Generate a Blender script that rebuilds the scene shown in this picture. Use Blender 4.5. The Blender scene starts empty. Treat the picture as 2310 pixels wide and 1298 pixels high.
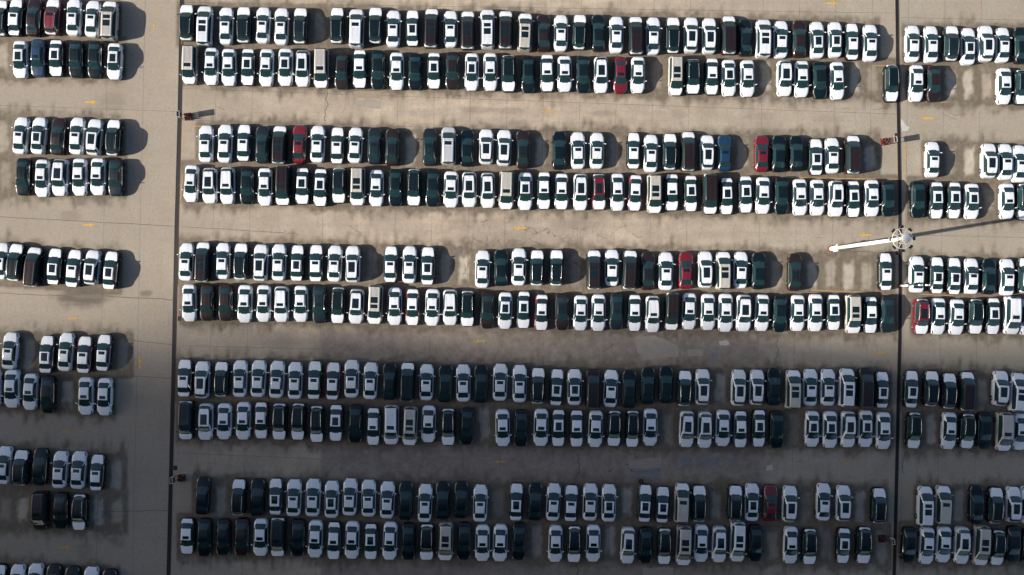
import bpy, math, random
import numpy as np
from mathutils import Vector, Matrix, Quaternion

random.seed(7)
RNG = np.random.default_rng(11)
S = bpy.context.scene
COL = S.collection

# ------------------------------------------------------------------ camera
IW, IH = 2310.0, 1298.0
F_PX = 1945.0
CAM_H = 118.0
nad = Vector((-35.0, -21.0, -F_PX)).normalized()          # straight down, as the lens sees it
Q = nad.rotation_difference(Vector((0, 0, -1)))
cam_d = bpy.data.cameras.new("camera")
cam_d.sensor_width = 36.0
cam_d.lens = F_PX / IW * 36.0
cam_d.clip_end = 9000.0
cam_d.clip_start = 1.0
cam = bpy.data.objects.new("camera", cam_d)
cam.rotation_mode = 'QUATERNION'
cam.rotation_quaternion = Q
cam.location = (0, 0, CAM_H)
COL.objects.link(cam)
S.camera = cam
QM = np.array(Q.to_matrix())


def ground(px, py, z=0.0):
    """The point at height z that stands at a place measured on the photograph."""
    r = QM @ np.array([px - IW / 2, -(py - IH / 2), -F_PX])
    t = (z - CAM_H) / r[2]
    return (r[0] * t, r[1] * t)


# ------------------------------------------------------------------ sky, sun, exposure
EL = math.radians(25.5)
AZ = math.radians(9.3)                                     # light travels towards +x and a little +y
W = bpy.data.worlds.new("World")
S.world = W
W.use_nodes = True
wn = W.node_tree.nodes
sky = wn.new("ShaderNodeTexSky")
sky.sky_type = 'NISHITA'
sky.sun_disc = False
sky.sun_elevation = EL
sky.sun_rotation = math.atan2(-math.cos(AZ), -math.sin(AZ))
sky.air_density = 1.0
sky.dust_density = 2.2
sky.ozone_density = 1.2
W.node_tree.links.new(sky.outputs[0], wn["Background"].inputs[0])
wn["Background"].inputs[1].default_value = 0.078
sun_d = bpy.data.lights.new("sun", 'SUN')
sun_d.energy = 5.0
sun_d.angle = math.radians(0.53)
sun_d.color = (1.0, 0.90, 0.77)
sun = bpy.data.objects.new("sun", sun_d)
SUN_DIR = Vector((math.cos(AZ) * math.cos(EL), math.sin(AZ) * math.cos(EL), -math.sin(EL)))
sun.rotation_mode = 'QUATERNION'
sun.rotation_quaternion = Vector((0, 0, -1)).rotation_difference(SUN_DIR)
sun.location = (-60, -10, 60)
COL.objects.link(sun)
S.view_settings.view_transform = 'Standard'
S.view_settings.look = 'None'
S.view_settings.gamma = 1.0
S.view_settings.use_curve_mapping = False
S.view_settings.exposure = 1.2
S.render.engine = 'CYCLES'
S.cycles.max_bounces = 6
S.cycles.transparent_max_bounces = 16


# ------------------------------------------------------------------ helpers
def mesh(name, verts, faces, mats=(), smooth=False, fmat=None):
    me = bpy.data.meshes.new(name)
    me.from_pydata([tuple(v) for v in verts], [], [tuple(f) for f in faces])
    for m in mats:
        me.materials.append(m)
    if fmat is not None:
        me.polygons.foreach_set("material_index", list(fmat))
    if smooth:
        me.polygons.foreach_set("use_smooth", [True] * len(me.polygons))
    me.update()
    return me


def link(name, me, parent=None, loc=None, rot=None):
    o = bpy.data.objects.new(name, me)
    COL.objects.link(o)
    if parent is not None:
        o.parent = parent
    if loc is not None:
        o.location = loc
    if rot is not None:
        o.rotation_euler = rot
    return o


def tag(o, label=None, cat=None, group=None, kind=None):
    if label:
        o["label"] = label
    if cat:
        o["category"] = cat
    if group:
        o["group"] = group
    if kind:
        o["kind"] = kind
    return o


class MB:
    """Collects shapes into one mesh."""
    def __init__(s):
        s.v, s.f, s.m = [], [], []

    def add(s, v, f, m=0):
        n = len(s.v)
        s.v += [tuple(p) for p in v]
        s.f += [tuple(i + n for i in q) for q in f]
        s.m += [m] * len(f)

    def box(s, c, d, m=0, rz=0.0):
        x, y, z = d[0] / 2, d[1] / 2, d[2] / 2
        ca, sa = math.cos(rz), math.sin(rz)
        v = []
        for dz in (-z, z):
            for dx, dy in ((-x, -y), (x, -y), (x, y), (-x, y)):
                v.append((c[0] + dx * ca - dy * sa, c[1] + dx * sa + dy * ca, c[2] + dz))
        s.add(v, [(3, 2, 1, 0), (4, 5, 6, 7), (0, 1, 5, 4), (1, 2, 6, 5), (2, 3, 7, 6), (3, 0, 4, 7)], m)

    def tube(s, a, b, r0, r1=None, n=8, m=0, caps=True):
        r1 = r0 if r1 is None else r1
        a, b = Vector(a), Vector(b)
        d = (b - a).normalized()
        u = d.orthogonal().normalized()
        w = d.cross(u)
        v = []
        for p, r in ((a, r0), (b, r1)):
            for i in range(n):
                t = 2 * math.pi * i / n
                v.append(p + (u * math.cos(t) + w * math.sin(t)) * r)
        f = [(i, (i + 1) % n, n + (i + 1) % n, n + i) for i in range(n)]
        if caps:
            f += [tuple(range(n))[::-1], tuple(range(n, 2 * n))]
        s.add(v, f, m)

    def ring(s, c, R, r, n=32, k=6, m=0):
        v, f = [], []
        for i in range(n):
            t = 2 * math.pi * i / n
            for j in range(k):
                q = 2 * math.pi * j / k
                rr = R + r * math.cos(q)
                v.append((c[0] + rr * math.cos(t), c[1] + rr * math.sin(t), c[2] + r * math.sin(q)))
        for i in range(n):
            for j in range(k):
                f.append((i * k + j, ((i + 1) % n) * k + j, ((i + 1) % n) * k + (j + 1) % k, i * k + (j + 1) % k))
        s.add(v, f, m)

    def lathe(s, c, prof, n=20, m=0):
        v, f = [], []
        for r, z in prof:
            for i in range(n):
                t = 2 * math.pi * i / n
                v.append((c[0] + r * math.cos(t), c[1] + r * math.sin(t), c[2] + z))
        for j in range(len(prof) - 1):
            for i in range(n):
                f.append((j * n + i, j * n + (i + 1) % n, (j + 1) * n + (i + 1) % n, (j + 1) * n + i))
        s.add(v, f, m)

    def build(s, name, mats, parent=None, smooth=False, loc=None, rot=None):
        return link(name, mesh(name, s.v, s.f, mats, smooth, s.m), parent, loc, rot)


def mat(name, col, rough=0.5, metal=0.0, coat=0.0, spec=0.5, noise=0.0, nscale=8.0):
    m = bpy.data.materials.new(name)
    m.use_nodes = True
    nt = m.node_tree
    b = nt.nodes["Principled BSDF"]
    b.inputs["Base Color"].default_value = (*col, 1)
    b.inputs["Roughness"].default_value = rough
    b.inputs["Metallic"].default_value = metal
    b.inputs["Coat Weight"].default_value = coat
    b.inputs["Coat Roughness"].default_value = 0.06
    b.inputs["Specular IOR Level"].default_value = spec
    if noise:
        tc = nt.nodes.new("ShaderNodeTexCoord")
        nz = nt.nodes.new("ShaderNodeTexNoise")
        nz.inputs["Scale"].default_value = nscale
        nz.inputs["Detail"].default_value = 4
        mx = nt.nodes.new("ShaderNodeMix")
        mx.data_type = 'RGBA'
        mx.inputs[6].default_value = (*[c * (1 - noise) for c in col], 1)
        mx.inputs[7].default_value = (*[min(1, c * (1 + noise)) for c in col], 1)
        nt.links.new(tc.outputs["Object"], nz.inputs["Vector"])
        nt.links.new(nz.outputs["Fac"], mx.inputs[0])
        nt.links.new(mx.outputs[2], b.inputs["Base Color"])
    return m


def paint(name, col, rough=0.35, metal=0.0, coat=0.6, dust=0.14):
    """Car paint with a light film of yard dust that differs from car to car."""
    m = mat(name, col, rough, metal, coat)
    nt = m.node_tree
    b = nt.nodes["Principled BSDF"]
    if max(col) < 0.03:
        b.inputs["Specular IOR Level"].default_value = 0.26
    oi = nt.nodes.new("ShaderNodeObjectInfo")
    tc = nt.nodes.new("ShaderNodeTexCoord")
    nz = nt.nodes.new("ShaderNodeTexNoise")
    nz.noise_dimensions = '4D'
    nz.inputs["Scale"].default_value = 2.2
    nz.inputs["Detail"].default_value = 5
    mu = nt.nodes.new("ShaderNodeMath")
    mu.operation = 'MULTIPLY'
    mu.inputs[1].default_value = 40
    nt.links.new(oi.outputs["Random"], mu.inputs[0])
    nt.links.new(mu.outputs[0], nz.inputs["W"])
    nt.links.new(tc.outputs["Object"], nz.inputs["Vector"])
    ma = nt.nodes.new("ShaderNodeMath")
    ma.operation = 'MULTIPLY'
    nt.links.new(oi.outputs["Random"], ma.inputs[0])
    nt.links.new(nz.outputs["Fac"], ma.inputs[1])
    ms = nt.nodes.new("ShaderNodeMath")
    ms.operation = 'MULTIPLY'
    ms.inputs[1].default_value = dust if max(col) > 0.2 else dust * 0.07
    nt.links.new(ma.outputs[0], ms.inputs[0])
    mx = nt.nodes.new("ShaderNodeMix")
    mx.data_type = 'RGBA'
    mx.inputs[6].default_value = (*col, 1)
    mx.inputs[7].default_value = (0.30, 0.27, 0.22, 1)
    nt.links.new(ms.outputs[0], mx.inputs[0])
    nt.links.new(mx.outputs[2], b.inputs["Base Color"])
    return m


M_PAINT = {
    'w': paint("white_paint", (0.53, 0.565, 0.62), 0.35),
    'k': paint("black_paint", (0.002, 0.007, 0.010), 0.28, 0.0, 0.15),
    'b': paint("brown_paint", (0.014, 0.0085, 0.0095), 0.35, 0.1, 0.3),
    'r': paint("red_paint", (0.105, 0.003, 0.010), 0.32),
    'u': paint("blue_paint", (0.004, 0.024, 0.062), 0.32),
    'n': paint("navy_paint", (0.006, 0.014, 0.055), 0.32),
    'g': paint("dark_grey_paint", (0.007, 0.014, 0.019), 0.35, 0.1, 0.25),
    't': paint("beige_paint", (0.37, 0.36, 0.335), 0.38, 0.1),
    'l': paint("silver_paint", (0.47, 0.49, 0.52), 0.35, 0.3),
}
M_FILM = paint("white_film", (0.565, 0.60, 0.655), 0.55, 0.0, 0.0)
M_GLASS = mat("car_glass", (0.010, 0.027, 0.031), 0.08, 0, 0, 0.6, 0.5, 1.5)
M_GREENGLASS = mat("green_glass", (0.020, 0.085, 0.070), 0.10, 0, 0, 0.6, 0.3, 1.5)
M_ROOFGLASS = mat("roof_glass", (0.004, 0.010, 0.014), 0.10, 0, 0, 0.5)
M_TYRE = mat("tyre_rubber", (0.012, 0.012, 0.013), 0.8, noise=0.3)
M_RIM = mat("alloy_rim", (0.42, 0.43, 0.45), 0.35, 0.8)
M_CHROME = mat("chrome_trim", (0.62, 0.63, 0.64), 0.22, 0.9)
M_RED = mat("tail_light_red", (0.13, 0.004, 0.009), 0.2, 0, 0.5)
M_LAMP = mat("headlight_lens", (0.10, 0.11, 0.12), 0.15, 0.3, 0.5)
M_BLACK = mat("black_plastic", (0.010, 0.011, 0.013), 0.5)
M_YELLOW = mat("belt_yellow", (0.42, 0.52, 0.06), 0.6)

# ------------------------------------------------------------------ the cars, as measured row by row on the photograph
# ROW block row front | x0 y0 scale (of the enlarged crop) ; x y look ...   look = type, colour, film, roof openings
A = 3.85
B = 5.7725
DATA = [
    # block, row, front, crops
    ('M', 1, 'up', [((380, 0, A), "165 200 ukh0 320 230 vw-2 505 228 sw-1 660 220 ukh0 825 222 sw-1 985 232 sw-1 1150 228 ugh2 1468 225 ukh0 1635 250 vw-1 1800 225 ukh0 1955 252 sw-1 2122 248 skf2"),
                    ((960, 0, A), "52 250 vbh2 218 255 sw-1 367 268 vbh2 538 255 vw-2 694 265 vbh2 863 285 vt-2 1020 290 sb-1 1175 290 sw-1 1335 282 ukh0 1498 290 sk-0 1655 305 sw-1 1822 315 vbh1 1975 315 sw-1 2145 310 ukh0"),
                    ((1480, 0, A), "300 308 uw-2 458 315 uw-2 625 310 vbh0 770 330 sk-2 928 338 vw-2 1080 345 sw-1 1240 340 sb-0 1393 350 sw-2 1550 347 sw-2 1695 365 skf1 1855 375 sw-1")]),
    ('M', 2, 'down', [((380, 0, A), "190 570 vt-1 375 580 sw-1 530 588 sw-1 695 588 skf2 855 592 sw-1 1020 588 sw-2 1170 600 uw-2 1330 600 vt-1 1508 618 sb-1 1665 605 skf1 1822 608 sk-0 1985 622 sw-1 2145 625 sk-1"),
                      ((960, 0, A), "75 620 skf2 235 615 sb-1 402 628 sw-2 563 628 sw-1 720 645 ukh0 892 650 sk-0 1055 640 skf1 1207 645 sw-1 1367 650 sk-0 1522 655 uw-2 1690 658 sr-1 1842 655 sw-1"),
                      ((1480, 0, A), "168 665 vt-2 315 672 ukh0 480 670 skf1 628 680 sw-2 790 685 sw-1 1110 685 uw-2 1260 690 sw-1 1415 700 sk-0 1568 705 sw-1 2035 730 ukh0")]),
    ('L', 1, 'up', [((0, 0, 5.775), "25 240 ukh0 215 230 skf1 450 235 sb-1 700 225 urh1 970 230 sw-1 1215 250 sw-1 1440 275 vt-2")]),
    ('L', 2, 'down', [((0, 0, 5.775), "275 780 sw-2 505 760 su-1 745 765 skf2 1000 775 sk-0 1245 780 sk-0 1500 805 sw-2")]),
    ('R', 1, 'up', [((1910, 20, B), "850 458 sw-1 1090 465 sw-1 1345 455 ugh2 1570 492 sw-2 1795 458 uw-2 2020 475 sw-1 2260 480 sk-0")]),
    ('R', 2, 'down', [((1910, 20, B), "900 975 sw-1 1125 980 sb-0 2040 1012 sw-1 2260 1030 ukh0")]),
    ('L', 3, 'up', [((0, 240, B), "280 382 sw-1 515 385 sw-2 765 395 sb-1 1010 388 sw-1 1240 405 uw-2 1490 410 ukh0")]),
    ('L', 4, 'down', [((0, 240, B), "310 920 sk-0 560 940 sw-1 795 930 uw-2 1045 925 sw-1 1285 920 sw-1 1515 935 sg-0")]),
    ('M', 3, 'up', [((380, 260, A), "330 250 sw-1 495 248 sw-1 660 242 snf1 820 258 sg-1 970 260 vbh2 1140 255 sr-1 1298 253 sw-1 1470 265 skf1 1625 262 sw-1 1792 268 sg-1 1945 280 sb-2"),
                    ((960, 270, A), "35 240 sg-1 200 230 vl-1 360 250 sk-0 527 238 uw-2 682 247 uw-2 845 262 sb-2 1160 270 sk-0 1322 270 sw-1 1487 272 sw-1 1803 272 skf1 1955 295 sw-1 2117 280 ukh0 2275 278 vbh0"),
                    ((1480, 280, A), "440 250 uw-2 590 255 su-1 915 260 sr-1 1063 260 sk-0 1215 258 sk-0 1382 288 skf2 1525 275 sw-1 1700 268 vbh0")]),
    ('M', 4, 'down', [((380, 260, A), "203 596 sw-1 365 615 uw-2 518 615 uw-1 685 615 sk-0 842 625 sw-1 1000 615 vbh1 1168 618 skf2 1325 632 skf2 1485 615 ukh0 1645 622 vt-2 1808 635 sw-1 1975 630 sk-0 2135 632 ukh0"),
                      ((960, 270, A), "62 597 sk-0 222 608 sw-1 380 610 uw-2 540 617 uw-2 702 617 vt-1 865 625 sw-2 1028 620 skf1 1180 628 snf1 1345 632 uw-2 1503 632 urh2 1665 632 sw-1 1818 640 srf1 1985 648 vt-2 2135 635 skf1"),
                      ((1480, 280, A), "298 607 skf2 463 612 vbh0 608 630 skf2 773 615 skf2 925 622 sw-1 1085 625 sk-0 1245 637 sw-1 1395 640 sw-1 1555 650 uw-2 1705 655 skf2 1870 645 sw-1 2010 648 sk-0")]),
    ('R', 3, 'up', [((1910, 280, B), "1110 465 sw-1 1840 482 uw-2 2055 495 sw-1 2240 520 sw-1")]),
    ('R', 4, 'down', [((1910, 280, B), "920 980 sk-0 1155 1000 skf2 1385 1000 skf2 1620 1010 sw-2 2080 1010 sw-1 2290 1020 ukh0")]),
    ('L', 5, 'up', [((0, 520, B), "25 400 sw-1 215 415 ukh0 450 475 vbh0 720 470 skf2 970 495 snf1 1210 482 uw-2 1450 520 skf2")]),
    ('M', 5, 'up', [((380, 530, A), "160 235 sw-1 305 235 vbh2 477 228 sw-1 635 230 ukh0 805 242 uw-2 962 240 sw-1 1122 245 skf2 1285 247 skf1 1447 250 sw-1 1603 255 uw-2 1932 255 snf1 2095 260 sw-1 2253 270 skf2"),
                    ((960, 540, A), "495 260 sw-1 655 250 sk-0 810 240 sw-1 967 247 ukh0 1135 247 ukh0 1460 265 vbh2 1617 248 sw-1 1770 265 vbh1 1927 280 sb-2 2085 278 sw-1 2258 272 sr-1"),
                    ((1480, 545, A), "425 245 uw-2 580 255 vt-2 732 248 sw-1 887 257 sk-0 1200 268 sb-2 1985 262 skf1")]),
    ('M', 6, 'down', [((380, 530, A), "185 592 sw-1 340 590 sb-0 500 590 sb-0 668 600 sw-1 830 597 sw-1 985 603 uw-1 1153 600 sw-1 1315 605 sg-1 1477 615 ukh0 1635 622 uw-2 1797 607 vt-2 1967 622 sw-1 2122 630 srf1"),
                      ((960, 540, A), "60 592 sw-1 215 592 uw-1 365 605 ukh0 535 617 sb-2 692 620 sw-2 852 615 skf2 1007 637 srf1 1185 630 sb-2 1345 640 sw-1 1500 638 sw-1 1658 625 sg-1 1813 642 skf1 1970 650 uw-1 2135 628 vbh1"),
                      ((1480, 545, A), "285 607 sw-1 448 613 sw-1 600 620 sw-1 757 622 uw-2 918 620 sw-1 1072 627 sk-0 1225 622 sw-1 1380 620 sw-1 1535 618 skf2 1705 632 vt-2 1855 640 skf1 2005 632 sg-0")]),
    ('R', 5, 'up', [((1910, 545, B), "910 430 sw-1 1160 440 skf2 1385 450 skf2 1615 452 sw-1 1840 460 sk-0 2080 465 sw-1 2300 440 ukh0")]),
    ('R', 6, 'down', [((1910, 545, B), "960 980 urh2 1185 975 sw-1 1425 985 sw-1 1660 980 ukh0 1890 975 skf2 2140 965 vw-1 2345 985 sw-1")]),
    ('L', 7, 'up', [((0, 730, B), "140 355 sw-1 620 400 skf2 865 370 sw-1 1110 405 srf1 1360 380 snf1")]),
    ('L', 8, 'down', [((0, 730, B), "-75 845 sw-1 165 850 sw-1 405 890 sw-1 630 925 sk-0 1125 945 sw-1 1370 955 sw-1")]),
    ('M', 7, 'up', [((380, 795, A), "145 222 skf1 298 238 uw-2 465 230 ukh0 625 228 sw-1 785 228 sw-1 945 235 sw-1 1103 245 sw-1 1272 240 skf1 1432 248 srf1 1593 228 sw-1 1757 248 sw-1 1920 255 sk-0 2077 255 vkh0 2242 260 sw-1"),
                    ((960, 800, A), "172 255 sk-0 328 247 sw-1 480 257 sk-0 648 240 sw-1 817 252 sw-1 975 268 ukh0 1137 283 skf2 1293 283 sw-2 1450 298 vb-1 1607 295 sw-1 1765 300 sk-0 1928 273 sk-0 2085 265 sk-0 2245 290 ukh0"),
                    ((1480, 805, A), "400 262 uw-2 713 268 uw-2 870 265 uw-2 1020 262 sk-0 1185 282 vt-2 1335 265 sw-1 1488 265 sw-1 1650 268 vw-2 1812 270 vb-1 1955 285 skf2")]),
    ('M', 8, 'down', [((380, 795, A), "160 590 vgh1 328 603 uw-2 488 600 sw-1 655 595 sw-1 810 592 srf1 970 603 ukh0 1132 603 ukh0 1293 625 ukh0 1458 613 skf2 1625 620 sk-0 1782 645 skf1 1938 630 vw-1 2100 640 vt-2 2260 622 sw-1"),
                      ((960, 800, A), "198 630 ukh0 358 622 sk-0 670 637 sw-1 828 638 sk-0 1002 633 sw-1 1152 638 skf2 1310 643 skf1 1475 645 sw-1 1635 643 ukh0 1793 647 ukh0 1950 632 sw-1 2265 647 uw-2"),
                      ((1480, 805, A), "420 635 uw-2 578 620 sw-1 728 630 snf1 888 622 skf2 1045 632 sk-0 1352 627 sw-2 1507 633 sw-2 1662 630 uw-2 1815 625 sw-2 1970 643 sw-1")]),
    ('R', 7, 'up', [((1910, 805, B), "830 420 skf2 1085 410 ukh0 1315 440 ukh0 1545 445 vbh0 1990 412 uw-2 2215 462 vw-2")]),
    ('R', 8, 'down', [((1910, 805, B), "860 962 ukh0 1325 965 sw-1 1555 970 ukh0 1785 960 sk-0 2035 975 vt-1 2250 978 sw-1")]),
    ('L', 9, 'up', [((0, 985, B), "60 370 sw-1 290 400 ukh0 530 395 sk-0 790 430 sw-1 1030 435 sw-1 1275 465 skf1")]),
    ('L', 10, 'down', [((0, 985, B), "540 965 vb-1 800 965 sk-0 1050 985 ukh0")]),
    ('L', 11, 'up', [((0, 1140, 5.775), "0 1000 ukh0 230 1012 sw-1 465 1000 sw-1 700 1015 sk-0 940 1040 sk-0 1185 1045 sw-1 1420 1075 sk-0")]),
    ('M', 9, 'up', [((380, 1060, A), "300 225 sk-0 615 232 ukh0 775 240 sk-0 935 230 skf2 1092 242 sw-1 1258 240 sw-1 1420 255 sw-2 1578 235 sw-1 1740 245 sw-1 1903 260 sw-1 2060 270 sk-0 2230 287 sw-1"),
                    ((960, 1070, A), "150 228 sk-0 308 222 sk-0 475 250 sw-1 787 238 skf2 950 240 sk-0 1110 240 sw-1 1262 248 skf1 1428 240 sw-1 1590 248 sw-2 1902 250 skf2 2055 262 skf2 2222 245 vt-1"),
                    ((1480, 1070, A), "370 250 ukh0 680 248 ukh0 830 242 sw-2 990 255 sr-1 1155 255 uw-2 1450 240 sw-1 1620 250 uw-2 1925 268 ukh0")]),
    ('M', 10, 'down', [((380, 1060, A), "168 575 skf1 315 588 sk-0 480 585 sk-0 640 585 sb-0 805 585 sw-1 957 582 vgh1 1125 590 sk-0 1278 600 sw-1 1440 615 skf1 1597 610 sw-1 1760 622 skf2 1925 617 sw-1 2085 622 sk-0 2245 627 ukh0"),
                       ((960, 1070, A), "175 583 vt-2 335 580 sk-0 495 597 sw-1 648 597 sw-1 810 585 sk-0 1128 603 sw-1 1288 607 ukh0 1455 600 sw-1 1755 618 uw-2 1910 618 sk-0 2070 625 ukh0 2240 618 vt-2"),
                       ((1480, 1070, A), "390 600 sw-1 545 608 uw-2 705 585 vw-2 860 600 sk-0 1165 615 sw-1 1325 627 ukh0 1620 620 skf2 1795 615 ukh0")]),
    ('R', 9, 'up', [((1910, 1070, B), "1010 410 vw-2 1240 395 vt-1 1680 395 sk-0 1920 400 ukh0 2155 392 uw-2 2350 400 sw-1")]),
    ('R', 10, 'down', [((1910, 1070, B), "805 920 sk-0 1035 930 sw-1 1255 915 sw-1 1490 925 uw-2 1740 925 vt-2 1945 955 ukh0 2160 915 sk-0 2370 940 sk-0")]),
]
ROWS = {}
for blk, row, front, crops in DATA:
    cars = ROWS.setdefault((blk, row), dict(front=front, cars=[]))['cars']
    for (x0, y0, sc), txt in crops:
        tk = txt.split()
        for i in range(0, len(tk), 3):
            cars.append((x0 + float(tk[i]) / sc, y0 + float(tk[i + 1]) / sc, tk[i + 2]))
    cars.sort()

# the two drains give the direction of the rows everywhere
D_LEFT = [(411, -40), (405, 260), (398, 520), (391, 850), (380, 1298), (378, 1400)]
D_RIGHT = [(2023, -40), (2026, 200), (2029.5, 400), (2031, 620), (2030, 760), (2026, 930), (2021, 1150), (2016, 1340)]


def drain_x(poly, y):
    (xa, ya), (xb, yb) = poly[0], poly[1]
    for a, b in zip(poly, poly[1:]):
        if y >= a[1]:
            (xa, ya), (xb, yb) = a, b
    return xa + (xb - xa) * (y - ya) / (yb - ya)


# ------------------------------------------------------------------ bays (for the wear on the concrete)
EDGE = {'L': (-70, 292), 'M': (418, 2012), 'R': (2052, 2390)}
BAYS = {}
for key, r in ROWS.items():
    P = r['cars']
    xs = np.array([c[0] for c in P])
    ys = np.array([c[1] for c in P])
    k = np.polyfit(xs, ys, 1) if len(P) > 2 else (0.02, ys.mean() - 0.02 * xs.mean())
    lo, hi = EDGE[key[0]]
    bx = list(xs)
    x = xs[0] - 41
    while x > lo + 15:
        bx.append(x)
        x -= 41
    x = xs[-1] + 41
    while x < hi - 15:
        bx.append(x)
        x += 41
    for a, b in zip(xs, xs[1:]):
        n = int(round((b - a) / 41.0))
        for j in range(1, n):
            bx.append(a + (b - a) * j / n)
    BAYS[key] = [(ground(x, np.polyval(k, x)), key) for x in sorted(bx)]
    r['fit'] = k

# ------------------------------------------------------------------ ground: one sheet out to the horizon
step = 0.22
fx = np.arange(-78, 78.01, step)
fy = np.arange(-45, 45.01, step)
gx = np.concatenate([[-4000, -1200, -400, -150, -95], fx, [95, 150, 400, 1200, 4000]])
gy = np.concatenate([[-4000, -1200, -400, -150, -60], fy, [60, 150, 400, 1200, 4000]])
nx, ny = len(gx), len(gy)
XX, YY = np.meshgrid(gx, gy)
dirt = np.zeros_like(XX)
clean = np.zeros_like(XX)


def smooth(a, b, t):
    u = np.clip((t - a) / (b - a), 0, 1)
    return u * u * (3 - 2 * u)


def vnoise(X, Y, sc, seed):
    """Smooth value noise on a grid."""
    rg = np.random.default_rng(seed)
    T = rg.random((128, 128))
    u, v = X / sc, Y / sc
    i, j = np.floor(u).astype(int), np.floor(v).astype(int)
    fu, fv = u - i, v - j
    fu, fv = fu * fu * (3 - 2 * fu), fv * fv * (3 - 2 * fv)
    g = lambda a, b: T[a % 128, b % 128]
    return (g(i, j) * (1 - fu) * (1 - fv) + g(i + 1, j) * fu * (1 - fv) + g(i, j + 1) * (1 - fu) * fv + g(i + 1, j + 1) * fu * fv)


wob = (vnoise(XX, YY, 1.1, 1) - 0.5) * 0.7 + (vnoise(XX, YY, 0.45, 2) - 0.5) * 0.45
for key, bays in BAYS.items():
    up = ROWS[key]['front'] == 'up'
    for (bx, by), _ in bays:
        m = (np.abs(XX - bx) < 2.2) & (np.abs(YY - by) < 6.0)
        if not m.any():
            continue
        dx = XX[m] - bx
        dy = (YY[m] - by) * (1 if up else -1)             # + towards the lane
        w = wob[m]
        amp = random.uniform(0.55, 1.0)
        band = smooth(1.75, 1.2, np.abs(dx)) * smooth(-3.6, -3.0, dy) * smooth(3.3 + 0.9 * amp, 2.0, dy + 1.6 * w)
        d = dirt[m]
        d = np.maximum(d, band * (0.75 + 0.25 * amp))
        # smudges left by tyres and drips at the nose
        for tx in (-0.78, 0.78):
            sm = smooth(0.55, 0.1, np.abs(dx - tx + 0.3 * w)) * smooth(5.4 * amp, 2.5, dy + 1.6 * w) * smooth(-2.5, -1.5, dy)
            d = np.maximum(d, sm * random.uniform(0.5, 1.0))
        dirt[m] = d
        c = smooth(0.88, 0.38, np.abs(dx + 0.5 * w)) * smooth(2.3, 1.3, np.abs(dy + 0.2 + 1.6 * w)) * random.uniform(0.3, 0.95)
        clean[m] = np.maximum(clean[m], c)
old = np.zeros_like(XX)
x0, y0 = ground(725, 722)
x1, y1 = ground(1745, 1400)
old = smooth(x0 - 0.15, x0 + 0.15, XX) * smooth(x1 + 2, x1 - 4, XX + 4 * wob) * smooth(y0 + 1.0, y0 - 2.0, YY + 2 * wob)
xc, yc = ground(1180, 560)
crk = smooth(15, 6, np.hypot((XX - xc), (YY - yc) * 2.2) + 8 * wob)
old = np.maximum(old, 0.45 * crk)
# soaked patch where a row ends on the left
xs_, ys_ = ground(190, 672)
oil = smooth(1.15, 0.45, np.hypot((XX - xs_) / 4.2, (YY - ys_) / 1.7) + 0.55 * wob)
for (px, py, rx, ry, a) in [(330, 662, 1.0, .5, .7), (862, 205, 3.6, 1.2, .35), (1095, 248, 3.2, .5, .4), (1150, 250, 2.2, .5, .4), (1358, 256, 2.2, .5, .4),
                            (1163, 285, 2.6, 1.0, .3), (1340, 290, 2.4, 1.1, .3), (1716, 294, 2.0, 1.3, .3), (1755, 296, 1.8, 1.0, .3), (1530, 258, 1.6, .7, .3),
                            (1715, 262, 2.6, .7, .25), (1870, 268, 2.2, .6, .2), (160, 488, 1.8, .9, .35), (255, 232, 2.0, 1.6, .3), (225, 445, 1.0, 1.0, .55),
                            (183, 450, .9, 1.1, .5), (1110, 80, 1, 1, .0), (268, 1222, 1.1, 1.0, .4), (190, 1240, 1.2, 1.0, .4), (1310, 500, 4, 1.5, .25)]:
    cx, cy = ground(px, py)
    oil = np.maximum(oil, a * smooth(1.2, 0.5, np.hypot((XX - cx) / rx, (YY - cy) / ry) + 0.5 * wob))
# tyre-polished streaks along the lanes
lane = smooth(0.50, 0.75, vnoise(XX / 9.0, YY, 0.55, 5)) * 0.6 * (1 - np.clip(dirt, 0, 1))

V = np.stack([XX.ravel(), YY.ravel(), np.zeros(nx * ny)], 1)
idx = np.arange(nx * ny).reshape(ny, nx)
Fq = np.stack([idx[:-1, :-1], idx[:-1, 1:], idx[1:, 1:], idx[1:, :-1]], -1).reshape(-1, 4)
gm = bpy.data.meshes.new("ground")
gm.vertices.add(len(V))
gm.vertices.foreach_set("co", V.astype(np.float32).ravel())
gm.loops.add(Fq.size)
gm.loops.foreach_set("vertex_index", Fq.astype(np.int32).ravel())
gm.polygons.add(len(Fq))
gm.polygons.foreach_set("loop_start", np.arange(0, Fq.size, 4, dtype=np.int32))
gm.update(calc_edges=True)
for nm, arr in (("dirt", dirt), ("clean", clean), ("old", old), ("crk", crk), ("oil", oil), ("lane", lane)):
    at = gm.attributes.new(nm, 'FLOAT', 'POINT')
    at.data.foreach_set("value", arr.astype(np.float32).ravel())


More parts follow.
